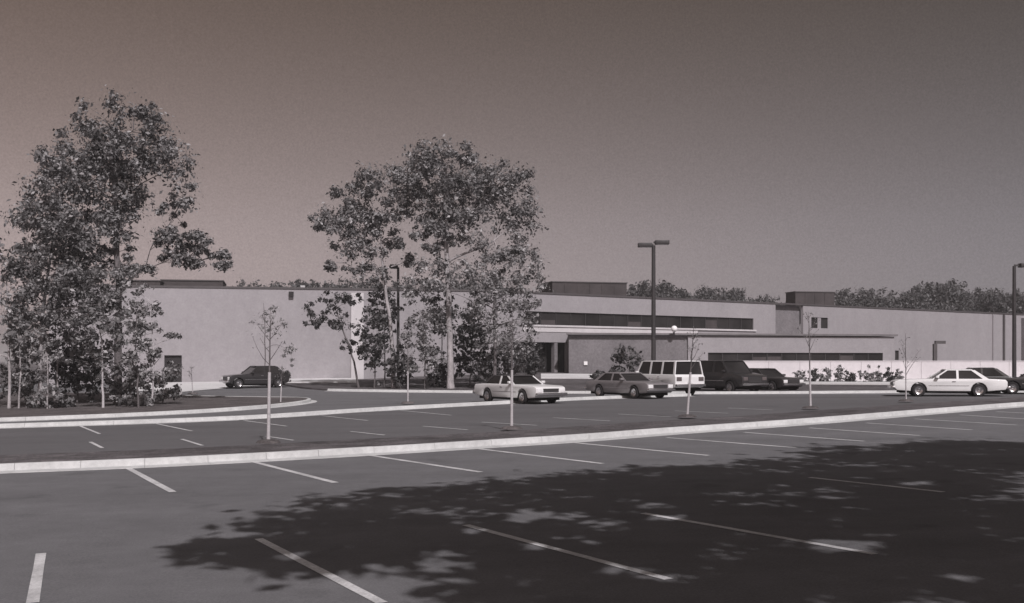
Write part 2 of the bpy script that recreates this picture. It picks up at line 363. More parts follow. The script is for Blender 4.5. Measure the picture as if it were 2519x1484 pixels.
# ------------------------------------------------------------------ building
bld = empty('office_building', (0, 0, 0))
tag(bld, 'long low pale office building with flat roof and dark ribbon windows', 'building')
J = Vector((-1.6, 96.4)); ANG_R = R(36); ANG_L = R(12); ZR = EYE+5.9; ZB = -.6
class Wall:
    def __init__(s, o, ang): s.o = Vector(o); s.t = Vector((math.cos(ang), math.sin(ang))); s.n = Vector((math.sin(ang), -math.cos(ang))); s.ang = ang
    def p(s, t, off, z): q = s.o+s.t*t+s.n*off; return Vector((q.x, q.y, z))
    def m(s): return Matrix.Translation((s.o.x, s.o.y, 0)) @ Matrix.Rotation(s.ang, 4, 'Z')       # local x along the wall, -y outwards
    def tx(s, px):                                    # distance along the wall at a sheet column
        k = (px-CX)/F
        return (k*s.o.y-s.o.x)/(s.t.x-k*s.t.y)
def wall_with_holes(W, t0, t1, z0, z1, holes, depth, material, name='wall'):
    """wall slab of the given depth with rectangular openings (t0,t1,z0,z1)"""
    ts = sorted({t0, t1, *[h[0] for h in holes], *[h[1] for h in holes]}); zs = sorted({z0, z1, *[h[2] for h in holes], *[h[3] for h in holes]})
    mb = MB(); m = W.m()
    def hole(tc, zc): return any(h[0] < tc < h[1] and h[2] < zc < h[3] for h in holes)
    solid = [[not hole((a+b)/2, (c+d)/2) for c, d in zip(zs, zs[1:])] for a, b in zip(ts, ts[1:])]
    def quad(*p): mb.add([m @ Vector(q) for q in p], [(0, 1, 2, 3)])
    for i, (a, b) in enumerate(zip(ts, ts[1:])):
        for j, (c, d) in enumerate(zip(zs, zs[1:])):
            if not solid[i][j]: continue
            quad((a, 0, c), (b, 0, c), (b, 0, d), (a, 0, d)); quad((b, depth, c), (a, depth, c), (a, depth, d), (b, depth, d))
            S = lambda x, y: 0 <= x < len(solid) and 0 <= y < len(solid[0]) and solid[x][y]
            if not S(i-1, j): quad((a, depth, c), (a, 0, c), (a, 0, d), (a, depth, d))
            if not S(i+1, j): quad((b, 0, c), (b, depth, c), (b, depth, d), (b, 0, d))
            if not S(i, j-1): quad((a, depth, c), (b, depth, c), (b, 0, c), (a, 0, c))
            if not S(i, j+1): quad((a, 0, d), (b, 0, d), (b, depth, d), (a, depth, d))
    me = bpy.data.meshes.new(name); me.from_pydata(mb.v, [], mb.f)
    bm = bmesh.new(); bm.from_mesh(me); bmesh.ops.remove_doubles(bm, verts=bm.verts, dist=1e-4); bm.to_mesh(me); bm.free()
    me.materials.append(M[material]); o = bpy.data.objects.new(name, me); col.objects.link(o); o.parent = bld
    return o
def wbox(W, t0, t1, o0, o1, z0, z1, name, material, parent=bld):
    """box along a wall; o0<o1 measured outwards from the wall face"""
    return MB().box(t0, t1, -o1, -o0, z0, z1, W.m()).build(name, material, parent)
WL = Wall(J, ANG_L); WR = Wall(J, ANG_R)
# left wing
tl0 = WL.tx(120)
d0, d1 = WL.tx(404), WL.tx(447)
wall_with_holes(WL, tl0, 0.0, ZB, ZR, [(d0, d1, ZB+.0001, EYE+.42)], .35, 'wall')
dk = wbox(WL, d0, d1, -.34, -.22, ZB, EYE+.42, 'loading_door', 'dark')
for i in range(1, 6):
    z = .75+i*.32
    if z < EYE+.4: wbox(WL, d0+.02, d1-.02, -.22, -.20, z, z+.03, 'door_rib', 'mullion', dk)
wbox(WL, tl0, .1, -.42, .07, ZR, ZR+.16, 'coping', 'coping')
wbox(WL, WL.tx(863), WL.tx(894), .0, .22, ZB, ZR-.25, 'pilaster', 'ledge')
wbox(WL, WL.tx(710), WL.tx(722), .0, .30, ZR-.62, ZR-.22, 'wall_vent', 'dark')
wbox(WL, WL.tx(739), WL.tx(750), -.6, -.25, ZR+.16, ZR+.34, 'roof_vent', 'lens')
wbox(WL, tl0, 0, -40, -.36, ZR-.5, ZR-.3, 'roof', 'roof')
# right wing with the upper ribbon window
a0, a1 = WR.tx(1293), WR.tx(1853)
zw0, zw1 = EYE+3.16, EYE+4.33
b0, b1 = WR.tx(1995), WR.tx(2036)
c0, c1 = WR.tx(1907), WR.tx(1975)
e0, e1 = 2.2, WR.tx(1394)
TR1 = WR.tx(2760)
zs0, zs1 = EYE+3.5, EYE+4.66
sw0, sw1 = WR.tx(2201), WR.tx(2211)
wall_with_holes(WR, 0.36, c0, ZB, ZR, [(a0, a1, zw0, zw1), (e0, e1, ZB+.0001, EYE+1.62)], .35, 'wall')
wall_with_holes(WR, c1, TR1, ZB, ZR-.02, [(b0, b1, zs0, zs1), (sw0, sw1, EYE+.05, EYE+1.15)], .35, 'wall')
st = wbox(WR, c0, c1, -.9, -.5, ZB, ZR-.03, 'stair_tower', 'brick')
wbox(WR, .36, TR1, -.42, .07, ZR, ZR+.16, 'coping', 'coping')
wbox(WR, .4, TR1, -30, -.92, ZR-.5, ZR-.3, 'roof', 'roof')
def ribbon(W, t0, t1, z0, z1, n, back=.16, blinds=()):
    wd = (t1-t0)/n
    for i in range(n):
        x0, x1 = t0+i*wd, t0+(i+1)*wd
        f = MB()
        m = W.m(); k = .045
        for (p0, p1, q0, q1) in ((x0, x0+k, z0, z1), (x1-k, x1, z0, z1), (x0+k, x1-k, z0, z0+k), (x0+k, x1-k, z1-k, z1)):
            f.box(p0, p1, back-.05, back+.08, q0, q1, m)
        fr = f.build('window', 'mullion', bld)
        MB().box(x0+k, x1-k, back+.0, back+.025, z0+k, z1-k, m).build('pane', 'glass', fr)
        if i in blinds: MB().box(x0+k+.02, x1-k-.02, back-.02, back-.004, z0+k, z0+(z1-z0)*random.uniform(.35, .8), m).build('blind', 'penthouse', fr)
ribbon(WR, a0, a1, zw0, zw1, 17, blinds=(1, 7, 13))
wbox(WR, a0-.3, a1+.3, .0, .14, zw0-.16, zw0-.003, 'window_sill', 'ledge')
bm_ = (b0+b1)/2
ribbon(WR, b0, bm_-.28, zs0, zs1, 1); ribbon(WR, bm_+.28, b1, zs0, zs1, 1)
wbox(WR, bm_-.277, bm_+.277, -.34, -.05, zs0, zs1, 'window_pier', 'wall')
ribbon(WR, sw0, sw1, EYE+.05, EYE+1.15, 1)
# downpipes
for px, wd in ((2467, .32), (2440, .12)):
    t = WR.tx(px); wbox(WR, t-wd/2, t+wd/2, .0, .18, ZB, ZR-.05, 'downpipe', 'coping' if wd > .2 else 'wall')
t = WR.tx(2512); wbox(WR, t-.1, t+7.0, .0, .5, ZB, ZR-.4, 'wall_box', 'brick')  # brick-coloured box standing out from the far right of the wall
# entrance recess with piers and dark glazing
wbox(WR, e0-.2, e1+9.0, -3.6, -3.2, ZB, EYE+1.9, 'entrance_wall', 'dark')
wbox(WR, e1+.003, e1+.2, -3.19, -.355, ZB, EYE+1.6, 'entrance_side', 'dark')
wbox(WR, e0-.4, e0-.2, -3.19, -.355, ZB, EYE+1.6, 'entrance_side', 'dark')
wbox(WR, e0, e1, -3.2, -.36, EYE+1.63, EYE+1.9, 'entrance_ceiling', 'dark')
tp = WR.tx(1368); wbox(WR, tp-.18, tp+.18, -.5, -.05, ZB, EYE+1.615, 'pier', 'brick')
ec0, ec1 = e0+.05, tp-.2
ne = 4
for i in range(ne):
    x0, x1 = ec0+(ec1-ec0)*i/ne, ec0+(ec1-ec0)*(i+1)/ne
    f = MB(); m = WR.m()
    for (p0, p1, q0, q1) in ((x0, x0+.06, .4, EYE+1.6), (x1-.06, x1, .4, EYE+1.6), (x0+.06, x1-.06, .4, .55), (x0+.06, x1-.06, EYE+1.5, EYE+1.6), (x0+.06, x1-.06, 2.9, 3.0)):
        f.box(p0, p1, 1.2, 1.3, q0, q1, m)
    fr = f.build('glazed_door' if i in (1, 2) else 'glazed_screen', 'mullion', bld)
    MB().box(x0+.06, x1-.06, 1.24, 1.26, .55, EYE+1.5, m).build('pane', 'glass', fr)
# single storey front block
WF = Wall((5.0, 97.7), R(11.8))
ZE = EYE+2.42
f0, f1, fm = 0.0, WF.tx(2205), WF.tx(1692)
g0, g1 = WF.tx(1741), WF.tx(2171)
zg0, zg1 = EYE-.03, EYE+.70
wall_with_holes(WF, fm, f1-.25, ZB, ZE-.24, [(g0, g1, zg0, zg1)], .35, 'wall')
ribbon(WF, g0, g1, zg0, zg1, 12, blinds=(3, 4, 9))
wbox(WF, g0-.2, g1+.2, .0, .12, zg0-.14, zg0-.003, 'window_sill', 'ledge')
wbox(WF, f0, fm-.003, -.6, -.22, ZB, ZE-.18, 'entry_wall', 'brick')
MB().box(f1-.6, f1-.26, .36, 20, ZB, ZE-.24, WF.m()).build('side_wall', 'wall', bld)
# roof slab of the block: a wedge back to the right wing
q = [WF.p(f0-.35, .22, 0), WF.p(f1, .22, 0), WF.p(f1, -20.0, 0), WR.p(WR.tx(1395)+.2, .02, 0)]
MB().prism([(p.x, p.y, ZE) for p in q], .17).build('eave_slab', 'fascia', bld)
wbox(WR, a0-.3, WR.tx(1715), .0, .05, zw0-.62, zw0-.165, 'bright_wall_band', 'ledge')  # pale band on the wall: its brighter light is put into the colour
spotx = WF.tx(1441); MB().box(spotx-.16, spotx+.16, .10, .217, EYE-.40, EYE-.08, WF.m()).build('bright_spot', 'globe', bld)  # white box standing in for a bright spot of light on the entry wall
# roof plant
def penthouse(W, px0, px1, back, z1, name='rooftop_penthouse', dep=6):
    k = Wall(W.o-W.n*back, W.ang); t0, t1 = k.tx(px0), k.tx(px1)
    b = wbox(k, t0, t1, -dep, 0, ZR-.3, z1, name, 'penthouse'); wbox(k, t0-.08, t1+.08, -dep-.08, .08, z1+.002, z1+.10, 'coping', 'coping', b)
    n = max(2, int((t1-t0)/1.2))
    for i in range(1, n):
        x = t0+(t1-t0)*i/n; wbox(k, x-.04, x+.04, 0.0, .05, ZR-.2, z1-.05, 'panel_rib', 'penthouse', b)
penthouse(Wall(WR.p(12, -9, 0).xy, R(14)), 1358, 1541, 0, EYE+7.75, dep=4)
penthouse(Wall(WR.p(44, -9, 0).xy, R(12)), 1956, 2052, 0, EYE+7.95, dep=2.5)
penthouse(WL, 396, 548, 7, EYE+6.95)
penthouse(WL, 296, 394, 3, EYE+6.6, dep=3)
# low white boundary wall right of the block
WB = Wall((31.0, 92.0), R(10))
ww = empty('boundary_wall', (0, 0, 0)); tag(ww, 'low white boundary wall at far right behind the parked white car', 'wall')
wb0, wb1 = WB.tx(1735), WB.tx(2760)
nb = 14
for i in range(nb):
    x0, x1 = wb0+(wb1-wb0)*i/nb, wb0+(wb1-wb0)*(i+1)/nb
    wbox(WB, x0+.012, x1-.012, -.2, 0, -.5, EYE-.09, 'wall_panel', 'white_wall', ww)
wbox(WB, wb0, wb1, -.24, .04, EYE-.086, EYE-.02, 'wall_cap', 'white_wall', ww)

# ------------------------------------------------------------------ trees
def leaves_mesh(name, cents, rads, per, size, rng, squash=.8, flat=.45, keep=None):
    """small leaf faces scattered through blobs: cents (n,3), rads (n,)"""
    n = len(cents); cnt = np.maximum(4, (per*rng.uniform(.6, 1.4, n)).astype(int)); tot = int(cnt.sum())
    idx = np.repeat(np.arange(n), cnt)
    d = rng.normal(size=(tot, 3)); d /= np.linalg.norm(d, axis=1)[:, None]
    r = rads[idx]*np.minimum(1.9, np.abs(rng.normal(size=tot))*.42+.42*rng.uniform(0, 1, tot))*1.15
    c = cents[idx]+d*r[:, None]*np.array([1, 1, squash])
    if keep is not None:
        ok = keep(c, rng); c, d, idx = c[ok], d[ok], idx[ok]; tot = len(c)
    # leaf frame: mostly facing up and outwards
    nn = d*.8+rng.normal(size=(tot, 3))*.6+np.array([0, 0, flat]); nn /= np.linalg.norm(nn, axis=1)[:, None]
    a = np.cross(nn, rng.normal(size=(tot, 3))); a /= np.linalg.norm(a, axis=1)[:, None]; b = np.cross(nn, a)
    s = size*(.4+1.15*rng.uniform(0, 1, tot)**1.8)[:, None]
    V = np.empty((tot, 4, 3)); V[:, 0] = c-a*s; V[:, 1] = c+b*s*.55+nn*s*.12; V[:, 2] = c+a*s; V[:, 3] = c-b*s*.55+nn*s*.12
    me = bpy.data.meshes.new(name)
    me.vertices.add(tot*4); me.vertices.foreach_set('co', V.reshape(-1))
    me.loops.add(tot*4); me.loops.foreach_set('vertex_index', np.arange(tot*4, dtype=np.int32))
    me.polygons.add(tot); me.polygons.foreach_set('loop_start', np.arange(0, tot*4, 4, dtype=np.int32))
    at_ = me.attributes.new('tone', 'FLOAT', 'POINT')
    tone = np.clip(.22*rng.uniform(0, 1, n)[idx]+.78*rng.uniform(0, 1, tot)**1.6, 0, 1)
    at_.data.foreach_set('value', np.repeat(tone, 4).astype(np.float32))
    me.update(calc_edges=True)
    return me
def limb(a, b, sag, n, rng):
    a, b = Vector(a), Vector(b); L = (b-a).length; pts = []
    off = Vector(rng.normal(size=3))*L*.05
    for i in range(n+1):
        t = i/n; p = a.lerp(b, t); p.z -= sag*L*math.sin(math.pi*t)*(1-t); p += off*math.sin(math.pi*t)
        pts.append(p)
    return pts
def tree(name, label, base, stem, clumps, d, seed, leafm='leaf', bark='bark', r0=.2, leaf=.16, dens=1.0, blob=(.45, .95), cat='tree', group=None, limbs=True, forks=True, depth=.85, in_world=False, lpb=1.0, nbmin=6, keep=None):
    """stem: sheet points of the trunk above its base (x,y); clumps: sheet ellipses (x,y,rx,ry) of the crown at distance d"""
    rng = np.random.default_rng(seed)
    base = Vector(base); root = empty(name, base); tag(root, label, cat, group)
    mpp = d/F
    path = [base-Vector((0, 0, .25))]+[at(x, y, d) if not in_world else Vector((x, y, 0)) for x, y in stem] if not in_world else [base-Vector((0, 0, .25))]+[Vector(s) for s in stem]
    # smooth wiggle
    tp = []
    for i, (p, q) in enumerate(zip(path, path[1:])):
        for k in range(4): tp.append(p.lerp(q, k/4)+Vector((rng.normal()*.02, rng.normal()*.02, 0))*(1 if (i or k) else 0))
    tp.append(path[-1]); n = len(tp)
    tr = [r0*(1.25 if i == 0 else 1)*(1-.72*i/(n-1)) for i in range(n)]
    tm = MB().tube(tp, tr, 9)
    cents = []; rads = []; todo = []
    for c in clumps:
        if in_world: cc = Vector(c[:3]); ax = (c[3], c[3]*depth, c[4])
        else: cc = at(c[0], c[1], d)+Vector((0, rng.uniform(-.5, .5)*c[2]*mpp, 0)); ax = (c[2]*mpp, c[2]*mpp*depth, c[3]*mpp)
        vol = ax[0]*ax[1]*ax[2]; rb = sum(blob)/2
        nb_ = max(nbmin, int(dens*1.15*vol/rb**3)); nb_ = min(nb_, 220)
        v = rng.normal(size=(nb_, 3)); v /= np.linalg.norm(v, axis=1)[:, None]
        v *= (rng.uniform(.12, 1, nb_)**.45*np.where(rng.uniform(0, 1, nb_) < .22, rng.uniform(1.05, 1.38, nb_), 1))[:, None]
        pts = np.array(cc)+v*np.array(ax)
        rr = rng.uniform(*blob, nb_)*np.where(np.linalg.norm(v, axis=1) > 1.02, .55, 1)*min(1.0, max(.45, min(ax[0], ax[2])/1.0))
        cents.append(pts); rads.append(rr)
        todo.append((cc, ax, pts))
    # limbs: each clump grows from the nearest stem or limb already there
    nodes = [(tp[i], tr[i]) for i in range(n//3, n)]
    todo.sort(key=lambda q: min((q[0]-p).length for p, _ in nodes))
    for cc, ax, pts in todo:
        p0, r_ = min(nodes, key=lambda q: (q[0]-cc).length+2.5*max(0, q[0].z-cc.z+.25*(q[0]-cc).length))
        rl = max(.014, .14*r0, min(r_*.62, .05+.03*(p0-cc).length)); lp = limb(p0, cc, -.10, 6, rng)
        lr = [rl*(1-.62*i/6) for i in range(7)]; tm.tube(lp, lr, 6); nodes += list(zip(lp[2:], lr[2:]))
        for k in range(min(len(pts), 7)):
            e_ = Vector(pts[rng.integers(len(pts))]); i0 = int(rng.integers(2, 7)); bp_ = limb(lp[i0], e_, -.05, 3, rng)
            tm.tube(bp_, [rl*.3, rl*.24, rl*.17, .006], 4)
    trunk = tm.build('trunk', bark, root, smooth=60); trunk.matrix_parent_inverse = Matrix.Translation(-base)
    cents = np.concatenate(cents); rads = np.concatenate(rads)
    per = 62*(blob[0]+blob[1])**2/1.96*(.16/leaf)**1.2*lpb
    me = leaves_mesh('crown', cents, rads, per, leaf, rng, keep=keep); me.materials.append(M[leafm])
    o = bpy.data.objects.new('crown', me); col.objects.link(o); o.parent = root; o.matrix_parent_inverse = Matrix.Translation(-base)
    return root
def shrub(name, label, px, py, d, rx, ry, seed, leafm='leaf_dark', dens=1.0, leaf=.13, group=None, cat='shrub'):
    x = (px-CX)/F*d; z = T(x, d)+.1; base = (x, d, z)
    top = EYE-(py-ry-HY)/F*d
    return tree(name, label, base, [(px+2, py+ry*.6), (px, py)], [(px, py, rx, ry), (px-rx*.35, py+ry*.25, rx*.6, ry*.7), (px+rx*.4, py+ry*.3, rx*.55, ry*.65)], d, seed, leafm, 'bark', .05, leaf, dens, (.22, .5), cat, group, nbmin=10)

DL = 57.0   # left grove
def gb(px, d): x = (px-CX)/F*d; return (x, d, T(x, d)+.1)
def grow(cl, k): return [(a, b, c*k, e_*k) for a, b, c, e_ in cl]
tree('broadleaf_tree', 'tallest broadleaf tree of the left grove with a long drooping right limb', gb(291, DL), [(290, 850), (292, 700), (285, 560), (280, 420), (283, 330)],
     grow([(270, 300, 62, 50), (335, 325, 72, 50), (415, 340, 50, 46), (215, 360, 80, 62), (300, 400, 95, 60), (425, 410, 56, 56), (180, 440, 80, 60), (255, 480, 85, 65), (325, 460, 40, 50), (300, 560, 36, 60), (240, 560, 70, 60), (215, 640, 70, 55), (290, 640, 36, 40), (455, 480, 36, 30), (425, 525, 42, 24), (408, 580, 24, 26), (450, 580, 46, 22), (500, 606, 34, 20), (528, 632, 28, 15), (548, 650, 20, 9), (480, 585, 34, 22), (425, 632, 36, 18), (430, 610, 30, 22), (470, 632, 26, 12), (355, 668, 30, 15), (310, 675, 34, 26), (480, 652, 26, 8), (130, 400, 50, 40), (340, 265, 36, 22), (240, 420, 70, 50), (380, 380, 55, 45)], 1.08),
     DL, 11, 'leaf', 'bark', .22, .10, 1.2, (.36, .85), lpb=1.5)
tree('broadleaf_tree', 'dense round-crowned tree on the left half of the left grove', gb(97, DL-1.5), [(100, 860), (110, 720), (130, 600), (150, 480)],
     grow([(90, 520, 60, 62), (150, 540, 85, 70), (75, 610, 55, 55), (190, 600, 80, 70), (130, 670, 90, 62), (230, 690, 70, 60), (60, 690, 50, 50), (120, 450, 55, 45), (190, 755, 85, 50), (95, 770, 75, 45), (250, 770, 50, 45)], 1.1),
     DL-1.5, 12, 'leaf', 'bark_pale', .12, .10, 1.25, (.36, .85), lpb=1.6)
tree('broadleaf_tree', 'pale thin-stemmed tree cut by the left picture edge', gb(22, DL-3), [(22, 880), (20, 760), (10, 640)],
     [(-15, 680, 45, 50), (20, 720, 45, 45), (-50, 620, 50, 60), (5, 790, 50, 50), (45, 840, 50, 42), (-30, 880, 45, 50), (40, 760, 45, 40)], DL-3, 13, 'leaf_pale', 'bark_pale', .08, .115, 1.0, (.32, .7))
tree('young_tree', 'slim sparse young tree at the right end of the left grove', gb(376, DL-2), [(377, 900), (374, 800), (366, 720)],
     [(345, 720, 30, 26), (385, 765, 22, 22), (360, 800, 32, 22), (320, 710, 34, 30), (325, 830, 34, 30), (432, 828, 20, 8), (350, 860, 38, 26), (395, 880, 30, 26), (330, 770, 28, 26), (370, 930, 44, 26), (420, 905, 26, 24), (345, 900, 36, 24)], DL-2, 14, 'leaf_pale', 'wrap', .05, .12, 1.0, (.26, .52))
tree('young_tree', 'young leafy tree with a pale stem between two dark shrubs in the left grove', gb(254, DL-4), [(252, 930), (250, 850), (245, 780)],
     [(250, 830, 55, 42), (210, 870, 44, 36), (290, 860, 44, 36), (260, 775, 44, 34), (310, 800, 34, 34), (250, 900, 50, 28)], DL-4, 15, 'leaf', 'wrap', .065, .13, 1.1, (.3, .62))
tree('young_tree', 'leafy understorey tree beside the pale stem at far left', gb(140, DL+1), [(142, 930), (140, 850), (135, 790)],
     [(135, 800, 60, 45), (100, 850, 50, 45), (175, 840, 55, 45), (60, 830, 45, 40)], DL+1, 16, 'leaf_pale', 'bark_pale', .06, .13, 1.1, (.3, .62))
for i, (px, top, k, lab) in enumerate([(50, 790, 1.0, 'slim pale sapling trunk among shrubs near the left picture edge'), (116, 835, 1.0, 'slim pale young tree close beside the dense round-crowned left tree'), (336, 770, 1.25, 'slim dark-stemmed young tree right of the tall trunk in the left grove')]):
    tree('young_tree', lab, gb(px+(i-1)*5, DL-3-i), [(px+2, 930), (px-2, 860), (px, top)], [(px, top-5, 34*k, 26*k), (px-26, top+40, 30*k, 24*k), (px+26, top+50, 30*k, 26*k), (px, top+95, 34*k, 26*k), (px+5, top+140, 30*k, 20*k)], DL-3-i, 140+i, 'leaf_pale', ('bark_pale', 'bark_pale', 'bark')[i], (.05, .04, .055)[i], .09, .9, (.3, .6))
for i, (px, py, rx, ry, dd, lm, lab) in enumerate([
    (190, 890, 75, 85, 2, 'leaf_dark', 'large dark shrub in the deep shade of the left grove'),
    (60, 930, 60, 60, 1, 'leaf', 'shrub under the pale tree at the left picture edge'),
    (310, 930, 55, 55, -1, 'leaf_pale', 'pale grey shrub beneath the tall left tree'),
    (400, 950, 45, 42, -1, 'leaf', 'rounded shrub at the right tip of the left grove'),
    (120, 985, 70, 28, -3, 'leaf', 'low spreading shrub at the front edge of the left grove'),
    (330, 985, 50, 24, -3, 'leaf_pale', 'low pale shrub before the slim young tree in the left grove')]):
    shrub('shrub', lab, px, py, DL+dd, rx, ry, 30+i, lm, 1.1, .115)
DM = 75.0   # middle grove
tree('broadleaf_tree', 'tall tree with straight pale trunk and wide crown in the middle grove', gb(1109, DM), [(1107, 860), (1101, 700), (1097, 590), (1100, 480), (1095, 410)],
     grow([(1090, 398, 70, 36), (1040, 435, 70, 46), (1140, 425, 75, 46), (1010, 485, 60, 42), (1095, 485, 75, 48), (1185, 465, 75, 55), (1258, 436, 42, 36), (1075, 545, 46, 28), (1155, 540, 60, 45), (1235, 515, 60, 52), (1288, 565, 38, 55), (1215, 595, 55, 42), (1115, 585, 30, 22), (1290, 500, 32, 40), (1050, 395, 40, 28), (1045, 540, 40, 26), (1075, 570, 26, 20), (990, 520, 40, 30), (1068, 612, 24, 14), (1035, 575, 26, 16)], 1.08),
     DM, 21, 'leaf', 'bark_pale', .25, .12, 1.1, (.42, .95), lpb=1.35)
tree('broadleaf_tree', 'tree with arching left crown beside the tall pale trunk in the middle grove', gb(969, DM+1), [(964, 850), (952, 740), (940, 640), (935, 560)],
     grow([(940, 450, 52, 42), (885, 480, 58, 42), (830, 520, 55, 38), (780, 545, 30, 18), (880, 540, 62, 42), (930, 520, 45, 42), (868, 595, 50, 36), (930, 600, 34, 50), (925, 670, 32, 48), (815, 650, 36, 11), (870, 660, 40, 14), (985, 440, 42, 42), (830, 560, 44, 26), (985, 585, 26, 22), (1000, 640, 22, 14)], 1.08),
     DM+1, 22, 'leaf', 'bark_pale', .17, .12, 1.15, (.4, .88), lpb=1.45)
tree('broadleaf_tree', 'light-leaved tree forming the right side of the middle grove', gb(1216, DM-2), [(1217, 860), (1214, 760), (1220, 680)],
     grow([(1225, 655, 60, 40), (1285, 640, 46, 45), (1190, 700, 48, 40), (1290, 700, 45, 30), (1235, 730, 64, 40), (1200, 790, 50, 45), (1270, 785, 45, 38), (1310, 745, 30, 22), (1055, 665, 44, 28), (1115, 665, 40, 30), (1075, 705, 44, 26), (1010, 705, 30, 26), (1225, 840, 60, 36), (1290, 840, 34, 34), (1160, 740, 40, 36)], 1.06),
     DM-2, 23, 'leaf_pale', 'bark', .13, .12, 1.05, (.38, .85), lpb=1.25)
tree('leaning_tree', 'small dark tree leaning left against the blank building wall', gb(884, DM+2), [(870, 890), (850, 830), (832, 780), (820, 740)],
     [(785, 765, 38, 28), (830, 745, 34, 32), (850, 790, 30, 32), (762, 790, 18, 22), (872, 740, 26, 30), (815, 800, 40, 16), (860, 850, 26, 20), (800, 735, 30, 18)], DM+2, 24, 'leaf_dark', 'bark', .08, .13, 1.1, (.28, .58))
tree('young_tree', 'leafy understorey tree between the two pale trunks of the middle grove', gb(1045, DM-1), [(1044, 880), (1040, 800), (1040, 760)],
     [(1035, 765, 48, 36), (1050, 825, 50, 42), (1010, 820, 36, 38), (1040, 890, 50, 36)], DM-1, 25, 'leaf_pale', 'bark', .06, .135, .9, (.3, .62))
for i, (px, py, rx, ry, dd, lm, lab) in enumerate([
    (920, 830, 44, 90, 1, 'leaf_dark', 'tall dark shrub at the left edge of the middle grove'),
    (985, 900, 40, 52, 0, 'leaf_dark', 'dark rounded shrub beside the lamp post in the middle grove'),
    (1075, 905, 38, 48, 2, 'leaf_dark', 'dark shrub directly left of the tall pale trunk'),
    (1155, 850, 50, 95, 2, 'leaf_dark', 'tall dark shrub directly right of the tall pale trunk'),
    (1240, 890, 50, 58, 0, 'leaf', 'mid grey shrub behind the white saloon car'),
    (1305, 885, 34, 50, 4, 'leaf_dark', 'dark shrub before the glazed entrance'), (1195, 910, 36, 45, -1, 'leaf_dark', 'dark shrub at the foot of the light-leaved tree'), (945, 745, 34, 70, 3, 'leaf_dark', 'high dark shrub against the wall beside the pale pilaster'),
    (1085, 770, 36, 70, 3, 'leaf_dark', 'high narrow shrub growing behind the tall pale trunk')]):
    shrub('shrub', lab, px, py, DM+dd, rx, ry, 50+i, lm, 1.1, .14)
tree('young_tree', 'thin bare-stemmed young tree with faint twigs behind the dark parked car', gb(652, 86), [(652, 860), (650, 780), (648, 745)],
     [(690, 800, 36, 26), (705, 860, 30, 36), (640, 800, 24, 26), (660, 760, 22, 20), (715, 880, 20, 22)], 86, 61, 'leaf_pale', 'bark', .05, .11, .3, (.3, .6), lpb=.6, nbmin=4)
for i, (px, py, rx, ry, dd, lab) in enumerate([
    (1545, 885, 34, 40, 84, 'dark upright shrub against the dark brick entrance wall'), (1515, 915, 18, 18, 84, 'small low shrub left of the upright entrance shrub'),
    (1470, 922, 18, 8, 86, 'tiny flat shrub beside the entrance walk'),
    (692, 925, 26, 14, 90, 'low dark bush at the right end of the dark parked car')]):
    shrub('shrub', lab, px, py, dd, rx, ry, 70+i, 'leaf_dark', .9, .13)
for i, (px, ry, rx) in enumerate([(1968, 16, 14), (2002, 20, 12), (2030, 17, 15), (2063, 21, 11), (2088, 15, 12), (2132, 22, 16), (2160, 18, 12), (2188, 24, 13), (2208, 17, 12)]):
    s_ = shrub('upright_shrub', 'upright shrub in the row along the low white wall', px, 943-ry, 88, rx*1.1, ry*1.35, 80+i, ('leaf', 'leaf_dark', 'leaf_pale')[i % 3], .8, .10, group='shrubs along the white wall')

# saplings with wrapped stems
def sapling(label, px, py, top, seed, w_=.036, wrap=.52, side=1):
    w_ *= .86
    b = G(px, py); d = b.y; rng = np.random.default_rng(seed)
    b.z += .12
    H = EYE-(top-HY)/F*d-b.z
    root = empty('sapling', b); tag(root, label, 'sapling', 'young trees planted along the kerbs')
    lean = Vector((rng.normal()*.03, rng.normal()*.03, 0))
    P = lambda t: Vector((lean.x*t*H, lean.y*t*H, t*H))
    MB().tube([P(-.05/H), P(.1), P(wrap*.5), P(wrap)], [w_*1.15, w_, w_*.97, w_*.9], 8).build('trunk_wrap', 'wrap', root, smooth=60)
    tm = MB().tube([P(wrap-.02), P(.75), P(1)], [w_*.6, w_*.4, .006], 6)
    cs = []
    for k in range(11):
        t = rng.uniform(wrap+.03, .95); a = rng.uniform(0, 6.283); L = (1.05-t)*H*.55*rng.uniform(.6, 1.1)
        e_ = P(t)+Vector((math.cos(a)*L*.6, math.sin(a)*L*.6, L*.8)); pts = limb(P(t), e_, .04, 3, rng); tm.tube(pts, [w_*.24, w_*.2, w_*.13, .004], 4)
        cs += [tuple(pts[2]), tuple(e_)]
    tm.build('branches', 'bark', root, smooth=60)
    me = leaves_mesh('leaves', np.array(cs), rng.uniform(.12, .26, len(cs)), 2, .04, rng); me.materials.append(M['leaf_pale'])
    o = bpy.data.objects.new('leaves', me); col.objects.link(o); o.parent = root
    MB().lathe([(.0, .05), (.16, .04), (.28, .01), (.34, -.05)], (0, 0, 0), 'z', 14).build('mulch', 'soil', root, smooth=60)
    return root
sapling('sapling with a pale wrapped stem standing before the dark parked car', 660, 1096, 760, 1, .055)
sapling('sapling with a pale wrapped stem in front of the white saloon car', 1258, 1061, 770, 2, .052, .5)
sapling('sapling with a pale wrapped stem in front of the white boxy utility vehicle', 1690, 1031, 800, 3, .05, .48)
sapling('sapling with a pale wrapped stem right of the dark parked van', 1993, 1009, 768, 4, .05, .40)
sapling('sapling with a thin wrapped stem by the white side-on car at far right', 2228, 991, 820, 5, .036, .3)
sapling('sapling with a short wrapped stem on the tip of the left tree island', 690, 997, 900, 6, .04, .45)
sapling('sapling with a wrapped stem between the two groves beside the second kerb', 1003, 996, 850, 7, .045, .55)
